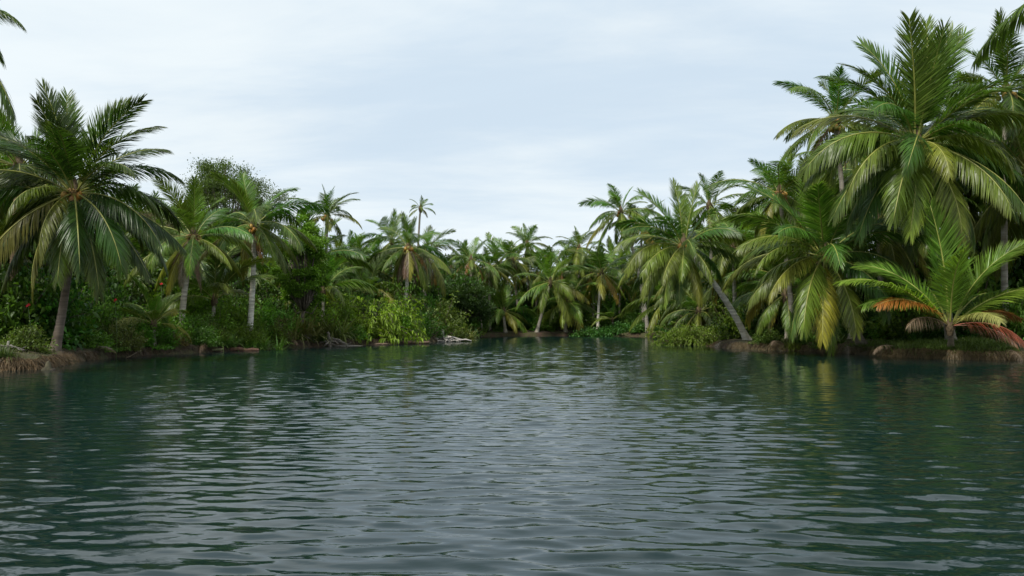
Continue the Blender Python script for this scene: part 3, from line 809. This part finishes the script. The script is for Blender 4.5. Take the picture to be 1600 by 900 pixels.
def bush_proto(kind, seed):
    """Unit bush: about 1 m in radius and 1 m high. Returns (foliage mesh, stems mesh)."""
    rn = np.random.default_rng(seed)
    rg_ = random.Random(seed)
    C, D, Ls, stems = [], [], [], []
    if kind == 'broad':
        for i in range(46):
            an = rg_.uniform(0, 6.28); el = math.asin(rg_.uniform(0.02, 1.0)); rr = rg_.uniform(0.72, 1.08) * (1 + 0.2 * math.sin(3 * an + seed))
            tip = np.array([math.cos(an) * math.cos(el) * rr, math.sin(an) * math.cos(el) * rr, math.sin(el) * rr])
            b0 = np.array([tip[0] * 0.2, tip[1] * 0.2, -0.05])
            md = (b0 + tip) / 2 + np.array([0, 0, 0.1])
            stems.append(tube([b0, md, tip], [0.014, 0.009, 0.004], 4))
            k = 62
            tt = rn.uniform(0.35, 1.05, k) ** 0.7
            pts = b0 + (tip - b0) * tt[:, None] + rn.normal(0, 0.085, (k, 3))
            dr = (tip - b0) / np.linalg.norm(tip - b0) * 0.6 + rn.normal(0, 0.7, (k, 3)) + np.array([0, 0, 0.15])
            C.append(pts); D.append(dr); Ls.append(rn.uniform(0.07, 0.14, k))
        wid, droop = 0.5, 0.2
    elif kind == 'feather':
        for i in range(95):
            an = rg_.uniform(0, 6.28); l = rg_.uniform(0.75, 1.25); el = rg_.uniform(0.5, 1.45)
            pts = [np.array([0.06 * math.cos(an), 0.06 * math.sin(an), -0.05])]
            for k in range(8):
                e2 = el - (k / 7) ** 1.2 * rg_.uniform(1.4, 2.0)
                pts.append(pts[-1] + np.array([math.cos(an) * math.cos(e2), math.sin(an) * math.cos(e2), math.sin(e2)]) * l * 1.35 / 8)
            stems.append(tube(pts, [0.012 - 0.0012 * k for k in range(9)], 4))
            k = 54
            tt = rn.uniform(0.25, 1, k) * 7.99
            ii = tt.astype(int); fr = (tt - ii)[:, None]
            P_ = np.array(pts)
            q = P_[ii] * (1 - fr) + P_[ii + 1] * fr
            tg = P_[ii + 1] - P_[ii]; tg /= np.linalg.norm(tg, axis=1, keepdims=True)
            C.append(q + rn.normal(0, 0.02, (k, 3))); D.append(tg * 0.8 + rn.normal(0, 0.55, (k, 3))); Ls.append(rn.uniform(0.05, 0.12, k))
        wid, droop = 0.34, 0.35
    elif kind == 'cover':
        for i in range(60):
            an = rg_.uniform(0, 6.28); rr = rg_.random() ** 0.5
            c = np.array([math.cos(an) * rr, math.sin(an) * rr, 0.5 * (1 - rr ** 2) * rg_.uniform(0.6, 1.1)])
            stems.append(tube([(c[0], c[1], -0.15), tuple(c)], [0.008, 0.004], 3))
            k = 34
            C.append(c + rn.normal(0, 1, (k, 3)) * np.array([0.11, 0.11, 0.09])); D.append(rn.normal(0, 1, (k, 3)) + np.array([0, 0, 0.5])); Ls.append(rn.uniform(0.07, 0.15, k))
        wid, droop = 0.75, 0.15
    C = np.concatenate(C); D = np.concatenate(D); Ls = np.concatenate(Ls)
    C[:, 2] = np.maximum(C[:, 2], 0.0)
    V, Fq, r1, tp = leaves(C, D, Ls, wid, rn, None, droop)
    fm = np_mesh('foliage', V, Fq, M_LEAF, False, {'leaf_random': r1, 'leaf_tip': tp})
    sv_, sf = merge(stems)
    return fm, np_mesh('stems', [tuple(q) for q in sv_], sf, M_WOOD, True)

def blade_proto(seed, n=330, lmin=0.5, lmax=1.15, width=0.035, spread=0.55, clumps=9):
    """Unit clump of long arching strap leaves."""
    rg_ = random.Random(seed)
    cl = [(rg_.gauss(0, spread * 0.5), rg_.gauss(0, spread * 0.5)) for _ in range(clumps)]
    V, Fs, A, Tp = [], [], [], []
    for i in range(n):
        cx, cy = rg_.choice(cl)
        an = rg_.uniform(0, 6.28); l = rg_.uniform(lmin, lmax); el = rg_.uniform(0.75, 1.5); bend = rg_.uniform(0.5, 1.9)
        q = np.array([cx + rg_.gauss(0, 0.05), cy + rg_.gauss(0, 0.05), -0.06])
        sd = np.array([-math.sin(an), math.cos(an), 0])
        b0 = len(V); r1 = rg_.random(); w = width * rg_.uniform(0.6, 1.3)
        for k in range(5):
            tt = k / 4
            e2 = el - bend * tt ** 1.3
            if k: q = q + np.array([math.cos(an) * math.cos(e2), math.sin(an) * math.cos(e2), math.sin(e2)]) * l / 4
            if k == 4: V.append(q.copy()); A.append(r1); Tp.append(1.0); break
            ww = w * (0.6, 1, 0.9, 0.6)[k]
            V += [q - sd * ww / 2, q + sd * ww / 2]; A += [r1, r1]; Tp += [tt, tt]
        for k in range(4):
            c = b0 + 2 * k
            Fs.append((c, c + 1, c + 2) if k == 3 else (c, c + 1, c + 3, c + 2))
    return np_mesh('foliage', V, Fs, M_BLADE, False, {'leaf_random': A, 'leaf_tip': Tp})

BROAD = [bush_proto('broad', s) for s in (1, 2, 3, 4)]
FEATHER = [bush_proto('feather', s) for s in (11, 12)]
COVER = [bush_proto('cover', s) for s in (21, 22)]
BLADE = [blade_proto(s) for s in (31, 32, 33)]

def shrub(label, kind, px, depth, w, h, color, seed, group=None, name='shrub', cat='shrub', sink=0.1):
    rg_ = random.Random(seed)
    x = at(px, 500, depth).x
    z = gz(x, depth)
    root = thing(name, label, cat, (x, depth, max(z, -0.05) - sink), rg_.uniform(0, 6.28), group)
    if kind == 'blade':
        f = link('foliage', BLADE[seed % 3], root, color)
        f.scale = (w, w, h)
    else:
        src = {'broad': BROAD, 'feather': FEATHER, 'cover': COVER}[kind]
        fm, sm = src[seed % len(src)]
        f = link('foliage', fm, root, color); f.scale = (w, w * rg_.uniform(0.85, 1.15), h)
        s = link('stems', sm, root, (0.10, 0.075, 0.05)); s.scale = f.scale
    return root

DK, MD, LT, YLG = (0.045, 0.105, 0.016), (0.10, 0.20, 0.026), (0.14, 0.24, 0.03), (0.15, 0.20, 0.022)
RST = (0.13, 0.125, 0.035)
# shrubs that stand out
shrub('bright yellow-green feathery bush arching down to the left waterline', 'feather', 583, 67.5, 3.5, 4.3, (0.17, 0.29, 0.022), 11, name='feathery_bush', cat='bush')
shrub('smaller yellow-green feathery bush at left of the bright arching one', 'feather', 545, 69.5, 2.4, 3.8, (0.12, 0.21, 0.022), 12, name='feathery_bush', cat='bush')
shrub('olive shrub crowding above the grey driftwood stump', 'broad', 686, 77, 3.0, 3.4, (0.10, 0.145, 0.03), 2)
shrub('yellowish shrub at the right of the driftwood stump', 'blade', 716, 79, 2.1, 2.3, (0.15, 0.185, 0.035), 31)
shrub('rusty brown-leaved shrub between the feathery bush and driftwood stump', 'broad', 645, 74, 1.8, 1.7, (0.09, 0.062, 0.03), 3)
shrub('fern-like olive shrub with upright brownish sprays, mid left bank', 'blade', 470, 60, 2.6, 3.4, (0.13, 0.13, 0.038), 32)
shrub('fern-like shrub right beside the brownish sprays', 'blade', 510, 62, 2.4, 3.0, (0.11, 0.14, 0.032), 31)
shrub('bright green strap-leaved clump below the white-trunked palm', 'blade', 395, 52.5, 1.9, 1.8, (0.10, 0.19, 0.032), 33, name='strap_leaf_plant', cat='plant')
shrub('green strap-leaved clump by the pale curved trunk', 'blade', 350, 50.5, 1.7, 1.6, (0.09, 0.17, 0.032), 32, name='strap_leaf_plant', cat='plant')
shrub('leafy light green shrub at the foot of the left edge trunk', 'broad', 40, 34, 1.3, 1.2, (0.10, 0.15, 0.03), 4)
shrub('grassy clump at the extreme left water edge', 'blade', 2, 30.3, 0.7, 0.9, (0.06, 0.10, 0.022), 31, name='grass_clump', cat='plant')
shrub('yellow-green bush dipping into water under the leaning palm', 'feather', 1062, 63, 2.0, 2.0, (0.14, 0.21, 0.024), 12, name='feathery_bush', cat='bush')
shrub('lime bush behind the drooping leaves below the leaning palm', 'feather', 1085, 62, 1.7, 2.3, (0.15, 0.22, 0.024), 11, name='feathery_bush', cat='bush')
for i, (px, w) in enumerate(((920, 1.7), (944, 1.9), (975, 1.9), (1000, 1.8), (1022, 1.6))):
    shrub('bright green ground cover patch, ' + ['leftmost on the far bank', 'second from left on the far bank', 'around the palm seedling\'s right on the far bank', 'second from right on the far bank', 'rightmost on the far bank'][i],
          'cover', px, 103.6 - 0.3 * (i % 2), w * 1.25, 2.1, (0.055, 0.14, 0.028), 21 + i, 'ground cover on the far bank', 'ground_cover', 'plant')
# hedge of undergrowth along both banks
rg = random.Random(5)
def scatter(label, group, px0, px1, step, dfun, wr, hr, kinds, colors, seed0, name='shrub', cat='shrub'):
    px, i = px0, 0
    while px < px1:
        d = float(dfun(px)) * rg.uniform(0.985, 1.03)
        k = rg.choice(kinds)
        c = tuple(v * rg.uniform(0.8, 1.2) for v in rg.choice(colors))
        if not (1088 < px < 1182 and 'right water' in group): shrub(label + near(px), k, px, d, rg.uniform(*wr), rg.uniform(*hr), c, seed0 + i, group, name, cat)
        px += step * rg.uniform(0.7, 1.3); i += 1
def shore_d(px):
    return np.interp(px, [q[0] for q in SHORE_PX], [on_water(*q)[1] for q in SHORE_PX])
scatter('low water-edge shrub below ', 'undergrowth at the left water edge', 150, 560, 22, lambda p: shore_d(p) + 1.1, (0.9, 1.5), (0.9, 1.6), ('broad', 'blade', 'broad'), (DK, MD, MD, RST), 100)
scatter('mid-height shrub by ', 'second row of left bank undergrowth', 120, 740, 24, lambda p: shore_d(p) + 3.6, (1.5, 2.3), (1.8, 2.8), ('broad', 'broad', 'blade'), (DK, MD, MD, LT), 200)
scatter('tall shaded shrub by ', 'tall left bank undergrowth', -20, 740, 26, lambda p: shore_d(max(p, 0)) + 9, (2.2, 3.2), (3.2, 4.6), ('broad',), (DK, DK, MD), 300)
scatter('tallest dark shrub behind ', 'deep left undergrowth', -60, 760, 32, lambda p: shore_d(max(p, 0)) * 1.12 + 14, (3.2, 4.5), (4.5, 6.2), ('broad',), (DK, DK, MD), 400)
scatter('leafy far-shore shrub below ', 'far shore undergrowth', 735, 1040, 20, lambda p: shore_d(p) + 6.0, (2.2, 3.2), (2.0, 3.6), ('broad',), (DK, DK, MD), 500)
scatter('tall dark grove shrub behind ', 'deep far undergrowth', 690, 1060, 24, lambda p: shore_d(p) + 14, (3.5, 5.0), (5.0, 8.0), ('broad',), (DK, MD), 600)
scatter('low dark water-edge shrub below ', 'undergrowth at the right water edge', 1050, 1300, 17, lambda p: shore_d(p) + 0.7, (0.8, 1.3), (0.6, 1.2), ('broad', 'blade', 'blade'), (DK, DK, MD), 700)
scatter('dark mid-height shrub by ', 'right bank undergrowth', 1040, 1640, 26, lambda p: shore_d(min(p, 1600)) + 6.5, (1.6, 2.5), (1.8, 3.0), ('broad', 'blade', 'broad'), (DK, DK, MD), 800)
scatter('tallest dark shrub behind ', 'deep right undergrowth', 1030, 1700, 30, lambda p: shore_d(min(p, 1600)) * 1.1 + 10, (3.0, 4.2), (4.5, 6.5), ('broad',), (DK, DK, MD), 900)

def broad_tree(label, px, py_top, py_bot, depth, half_px, color, seed, nclump=80, per=170, leaf=0.2, name='broadleaf_tree', density=1.0, bark=(0.16, 0.13, 0.10)):
    rg_ = random.Random(seed); rn = np.random.default_rng(seed)
    topz = at(px, py_top, depth).z; botz = at(px, py_bot, depth).z
    x = at(px, 500, depth).x; z0 = gz(x, depth) - 0.1
    root = thing(name, label, 'tree', (x, depth, z0))
    a = half_px / F * depth; cz = (topz + botz) / 2 - z0; b_ = (topz - botz) / 2
    fork = Vector((0, 0, max(1.0, cz - b_ * 0.9)))
    tp = [(0, 0, 0), (0.1 * a * rg_.uniform(-1, 1), 0, fork.z * 0.5), tuple(fork)]
    v, f = tube(tp, [0.045 * a + 0.12, 0.04 * a + 0.08, 0.035 * a + 0.06], 10, True, 0.06, seed)
    link('trunk', np_mesh('trunk', [tuple(q) for q in v], f, M_WOOD, True), root, bark)
    C, D, Ls, limbs = [], [], [], []
    for i in range(nclump):
        an = rg_.uniform(0, 6.28); u_ = rg_.uniform(-0.75, 1); rr = rg_.uniform(0.55, 1.0) * (1 + 0.16 * math.sin(2.3 * an + seed) + 0.12 * math.sin(5 * an))
        ci = Vector((math.cos(an) * math.sqrt(1 - u_ * u_) * a * rr, math.sin(an) * math.sqrt(1 - u_ * u_) * a * rr, cz + u_ * b_ * min(rr, 0.98)))
        md = fork.lerp(ci, 0.5) + Vector((0, 0, -0.1 * b_ + rg_.uniform(-.1, .2) * b_))
        limbs.append(tube([fork + Vector((0, 0, -0.1)), md, ci], [0.02 * a + 0.02, 0.012 * a + 0.015, 0.012], 5))
        k = int(per * density * rg_.uniform(0.6, 1.3))
        sg = a * rg_.uniform(0.07, 0.12)
        C.append(np.array(ci) + rn.normal(0, 1, (k, 3)) * np.array([sg, sg, sg * 0.65]))
        D.append(rn.normal(0, 1, (k, 3)) + np.array([0, 0, 0.3])); Ls.append(rn.uniform(0.6, 1.25, k) * leaf)
    C, D, Ls = np.concatenate(C), np.concatenate(D), np.concatenate(Ls)
    V, Fq, r1, tpv = leaves(C, D, Ls, 0.55, rn)
    link('crown', np_mesh('crown', V, Fq, M_LEAF, False, {'leaf_random': r1, 'leaf_tip': tpv}), root, color)
    lv, lf = merge(limbs)
    link('limbs', np_mesh('limbs', [tuple(q) for q in lv], lf, M_WOOD, True), root, bark)
    return root
broad_tree('large domed broadleaf tree with grey-green crown behind the left palms', 352, 256, 420, 82, 88, (0.085, 0.125, 0.035), 3, 170, 420, 0.2, density=1.0)
broad_tree('bright green broadleaf tree with dense leaves beside the white-trunked palm', 474, 340, 492, 61, 44, (0.115, 0.255, 0.025), 4, 130, 330, 0.19)
broad_tree('dry grey-brown tree with thin leaves behind the large left palm', 238, 318, 420, 62, 45, (0.13, 0.115, 0.075), 5, 50, 90, 0.13, name='dry_tree')
broad_tree('deep green rounded tree behind the far skirted palms', 712, 432, 505, 92, 60, (0.040, 0.085, 0.018), 6, 120, 220, 0.24)

# ------------------------------------------------------------------ driftwood, stumps, logs
def twisted(a, b, r0, r1, seed, n=7, wig=0.12):
    rg_ = random.Random(seed)
    a, b = Vector(a), Vector(b)
    L = (b - a).length
    pts = []
    for i in range(n):
        tt = i / (n - 1)
        j = 0 if i in (0,) else wig * L
        pts.append(a.lerp(b, tt) + Vector((rg_.uniform(-j, j), rg_.uniform(-j, j), rg_.uniform(-j, j) * 0.6)))
    return tube(pts, [r0 + (r1 - r0) * i / (n - 1) for i in range(n)], 7, True, 0.12, seed)

def stump(label, px, depth, h, spread, nroot, seed, color, name='driftwood_stump', r=0.22, cat='driftwood', zoff=0.0):
    rg_ = random.Random(seed)
    x = at(px, 500, depth).x
    z = max(gz(x, depth), -0.05) + zoff
    root = thing(name, label, cat, (x, depth, z - 0.05))
    v, f = twisted((0, 0, -0.1), (rg_.uniform(-.25, .25), 0, h), r, r * 0.45, seed, 8, 0.06)
    link('trunk', np_mesh('trunk', [tuple(q) for q in v], f, M_WOOD, True), root, color)
    for i in range(nroot):
        an = rg_.uniform(3.0, 6.6)
        l = spread * rg_.uniform(0.5, 1.0)
        st = Vector((0, 0, h * rg_.uniform(0.15, 0.6)))
        en = Vector((math.cos(an) * l, math.sin(an) * l * 0.6, rg_.uniform(-0.15, 0.35)))
        v, f = twisted(st, en, r * 0.42, r * 0.1, seed * 10 + i, 7, 0.13)
        link('root', np_mesh('root', [tuple(q) for q in v], f, M_WOOD, True), root, mixc(color, tuple(c * 0.6 for c in color), rg_.random()))
    return root
GREYW = (0.55, 0.51, 0.46)
stump('pale grey driftwood stump with splayed roots at the left bank point', 693, 74.6, 1.25, 3.0, 16, 7, GREYW, r=0.3)
stump('brown tangle of dead roots left of the pale driftwood stump', 668, 74.5, 1.0, 1.8, 9, 2, (0.14, 0.11, 0.085), r=0.2)
stump('grey dead roots under the fern-like shrubs of the left bank', 516, 60.5, 1.1, 1.7, 11, 3, (0.25, 0.215, 0.18), r=0.2)
stump('small grey root knot left of the dead roots, above the sandbar', 472, 59.5, 0.8, 1.2, 8, 4, (0.22, 0.19, 0.16), r=0.14)
stump('tangled white driftwood branches on the bank at the left edge', 12, 31.5, 0.5, 1.3, 9, 5, (0.24, 0.22, 0.19), r=0.09, zoff=0.0)
stump('dark roots hanging from the bank below the young left palm', 268, 47.2, 0.7, 1.5, 9, 6, (0.08, 0.06, 0.045), r=0.16)
# mossy post standing in the water by the left bank
x, y = on_water(74, 578)
root = thing('mossy_stump', 'small mossy pointed stump standing in water by left bank', 'stump', (x, y, -0.5))
v, f = tube([(0, 0, 0), (0, 0, 0.52), (0.01, 0, 0.62), (0.02, 0, 0.78), (0.02, 0, 0.84)], [0.2, 0.19, 0.11, 0.07, 0.02], 9, True, 0.15, 3)
link('post', np_mesh('post', [tuple(q) for q in v], f, M_WOOD, True), root, (0.10, 0.085, 0.045))
v, f = twisted((-0.25, -0.05, 0.42), (0.28, 0, 0.52), 0.07, 0.05, 8)
link('root', np_mesh('root', [tuple(q) for q in v], f, M_WOOD, True), root, (0.06, 0.045, 0.03))
def log(label, px, py, length, r, seed, color, ang=0.0, name='fallen_log', lift=0.0, tilt=0.0):
    x, y = on_water(px, py)
    v, f = twisted((-length / 2, 0, -tilt), (length / 2, 0, tilt), r, r * 0.7, seed, 9, 0.025)
    ob = link(name, np_mesh(name, [tuple(q) for q in v], f, M_WOOD, True), None, color, (x, y, lift))
    ob.rotation_euler = (0, 0, ang)
    return tag(ob, label, 'stick' if name == 'stick' else 'log')
log('reddish log lying along the water edge below the strap-leaved clumps', 362, 548.5, 3.4, 0.16, 1, (0.17, 0.09, 0.055), 0.1, lift=0.1)
log('pale green-topped log left of the reddish log at the waterline', 318, 550, 2.4, 0.10, 2, (0.16, 0.16, 0.07), -0.05, lift=0.16)
log('brown log in the water below the rusty shrub', 625, 537.5, 5.0, 0.17, 3, (0.13, 0.085, 0.055), 0.03, lift=0.08)
log('short log end between the feathery bush and brown log', 588, 539, 2.0, 0.12, 4, (0.11, 0.075, 0.05), -0.2, lift=0.06)
log('thin bare stick poking from water by left bank', 207, 560, 0.85, 0.018, 5, (0.22, 0.17, 0.11), 0.2, 'stick', 0.18, 0.25)
v, f = tube([(0, 0, 0), (0.1, 0, 2.0), (-0.15, 0, 3.6), (-0.2, 0, 4.6)], [0.22, 0.19, 0.16, 0.12], 8, True, 0.08, 2)
px_, d_ = 750, 97
x = at(px_, 500, d_).x
tag(link('dead_trunk', np_mesh('dead_trunk', [tuple(q) for q in v], f, M_WOOD, True), None, (0.24, 0.19, 0.15), (x, d_, gz(x, d_) - 0.1)), 'bare broken trunk standing left of the far drooping palm', 'dead tree')

# fallen palm leaves and husks lying on the banks
rg = random.Random(41)
for i, (px, dd, az, label) in enumerate(((150, 0.9, 5.6, 'brown fallen palm leaf at the water edge right of the large left palm'), (318, 1.0, 5.0, 'brown fallen palm leaf on the mud below the curved-trunk palm'),
        (445, 1.2, 5.4, 'grey fallen palm leaf left of the sandbar'), (1128, 0.8, 4.2, 'grey fallen palm leaf by the foot of the leaning white trunk'), (1222, 0.7, 4.0, 'brown fallen palm leaf hanging off the right bank under the wide palm'),
        (1322, 0.7, 4.4, 'brown fallen palm leaf over the bank edge left of the young palm'), (1398, 0.9, 3.6, 'pale dry palm leaf lying on grass left of the young palm'), (1568, 0.8, 4.6, 'dry palm leaf drooping over the bank right of the young palm'))):
    d_ = float(shore_d(px)) + dd
    x = at(px, 500, d_).x
    root = thing('fallen_frond', label, 'palm leaf', (x, d_, max(gz(x, d_), 0.1) + 0.04), az, 'fallen palm leaves on the banks')
    fm, rm = frond_proto(6 if i % 2 else 5, i % 4, 0, True)
    c = mixc(DEADB, GREYB, rg.random())
    for nm, me_ in (('leaflets', fm), ('midrib', rm)):
        q = link(nm, me_, root, c); q.scale = (0.42, 0.5, 0.28)
# red flowers in the left undergrowth
rg = random.Random(9)
def flower_mesh():
    V, Fs = [], []
    for i in range(7):
        an = 2 * math.pi * i / 7
        b0 = len(V)
        c, s = math.cos(an), math.sin(an)
        V += [(0, 0, 0), (0.06 * c - 0.03 * s, 0.06 * s + 0.03 * c, 0.03), (0.13 * c, 0.13 * s, 0.02), (0.06 * c + 0.03 * s, 0.06 * s - 0.03 * c, 0.03)]
        Fs += [(b0, b0 + 1, b0 + 2), (b0, b0 + 2, b0 + 3)]
    return np_mesh('red_flower', V, Fs, M_NUT)
FL = flower_mesh()
for i, (px, py, d_, label) in enumerate(((48, 476, 35.5, 'red blossom left of the large left palm trunk'), (183, 469, 39.5, 'red blossom in the dark undergrowth under the right leaves of the large palm'), (254, 444, 46.5, 'red blossom left of the pale curved trunk'))):
    P_ = at(px, py, d_)
    z0 = gz(P_.x, d_) - 0.05
    root = thing('flower', label, 'flower', (P_.x, d_, z0))
    h = P_.z - z0
    v, f = tube([(0, 0, 0), (0.08, -0.1, h * 0.5), (0, -0.2, h)], [0.02, 0.014, 0.008], 5)
    link('stalk', np_mesh('stalk', [tuple(q) for q in v], f, M_RIB, True), root, (0.06, 0.10, 0.02))
    for k in range(3):
        q = link('blossom', FL, root, (0.55, 0.015, 0.02), (rg.uniform(-.1, .1), -0.2 + rg.uniform(-.06, .02), h + rg.uniform(-.08, .06)))
        q.rotation_euler = (R(60), 0, k); q.scale = (0.6,) * 3

# grass on the banks: fine blades nobody could count
def grass(name, label, samples, lmin, lmax, color, seed, hang=False, width=0.02):
    rg_ = random.Random(seed)
    V, Fs, A, Tp = [], [], [], []
    for (x, y, z, nx_, ny_) in samples:
        l = rg_.uniform(lmin, lmax)
        an = math.atan2(ny_, nx_) + rg_.gauss(0, 0.7 if hang else 2)
        el, bend = (rg_.uniform(-0.1, 0.7), rg_.uniform(1.3, 2.2)) if hang else (rg_.uniform(0.7, 1.5), rg_.uniform(0.2, 1.2))
        sd = np.array([-math.sin(an), math.cos(an), 0])
        q = np.array([x, y, z]); b0 = len(V); r1 = rg_.random(); w = width * rg_.uniform(0.6, 1.3)
        for k in range(4):
            tt = k / 3
            e2 = el - bend * tt
            if k: q = q + np.array([math.cos(an) * math.cos(e2), math.sin(an) * math.cos(e2), math.sin(e2)]) * l / 3
            if k == 3: V.append(q.copy()); A.append(r1); Tp.append(0.9); break
            V += [q - sd * w / 2, q + sd * w / 2]; A += [r1, r1]; Tp += [tt * .6] * 2
        for k in range(3):
            c = b0 + 2 * k
            Fs.append((c, c + 1, c + 2) if k == 2 else (c, c + 1, c + 3, c + 2))
    ob = link(name, np_mesh(name, V, Fs, M_BLADE, False, {'leaf_random': A, 'leaf_tip': Tp}), None, color)
    ob['kind'] = 'stuff'; ob['label'] = label; ob['category'] = 'grass'
    return ob
def edge_samples(px0, px1, n, inland0, inland1, seed):
    """Places along the shore between two directions, some way inland, with the direction towards the water."""
    rg_ = random.Random(seed)
    o_ = []
    xs = [q[0] for q in SHORE_PX]
    W = [on_water(*q) for q in SHORE_PX]
    wx = [q[0] for q in W]; wy = [q[1] for q in W]
    for i in range(n):
        px = rg_.uniform(px0, px1)
        x, y = np.interp(px, xs, wx), np.interp(px, xs, wy)
        x2, y2 = np.interp(px + 4, xs, wx), np.interp(px + 4, xs, wy)
        tx_, ty_ = x2 - x, y2 - y
        l = math.hypot(tx_, ty_) + 1e-6
        inx, iny = -ty_ / l, tx_ / l
        dd = rg_.uniform(inland0, inland1)
        xx, yy = x + inx * dd, y + iny * dd
        o_.append((xx, yy, 0, -inx, -iny))
    zz = ground_z([q[0] for q in o_], [q[1] for q in o_])
    return [(a, b_, z - 0.02, c, d) for (a, b_, _, c, d), z in zip(o_, zz) if z > 0.08]
grass('dry_grass', 'dry brown grass hanging from the edge of the left bank', edge_samples(2, 150, 6000, -0.1, 0.7, 1), 0.25, 0.65, (0.13, 0.09, 0.045), 1, True, 0.02)
grass('short_grass', 'thin olive grass on the bare earth around the large left palm', edge_samples(2, 150, 2200, 0.5, 4, 2), 0.06, 0.2, (0.075, 0.085, 0.025), 2)
grass('lawn_grass', 'short green grass along the top of the right bank', edge_samples(1310, 1600, 16000, 0.05, 5, 3), 0.12, 0.4, (0.11, 0.165, 0.035), 3, False, 0.02)
grass('hanging_grass', 'dry grass and rootlets hanging over the right bank edge', edge_samples(1095, 1600, 17000, -0.1, 0.6, 4), 0.25, 0.6, (0.12, 0.085, 0.045), 4, True, 0.02)
grass('root_fringe', 'brown rootlets and litter along the left waterline', edge_samples(150, 730, 8000, 0.1, 0.7, 5), 0.2, 0.5, (0.08, 0.055, 0.035), 5, True, 0.025)


# look-alikes under one description are told apart by their order from left to right
by = {}
for ob in bpy.data.objects:
    if ob.parent is None and 'label' in ob.keys() and 'category' in ob.keys(): by.setdefault(ob['label'], []).append(ob)
for lb, obs in by.items():
    if len(obs) > 1:
        obs.sort(key=lambda q: q.location.x / max(q.location.y, 1))
        words = {2: ('left one', 'right one'), 3: ('left one', 'middle one', 'right one')}.get(len(obs)) or ('leftmost', 'second from left', 'third from left', 'fourth from left', 'fifth from left', 'sixth from left', 'seventh from left')[:len(obs)]
        for q, w in zip(obs, words): q['label'] = lb + ', ' + w
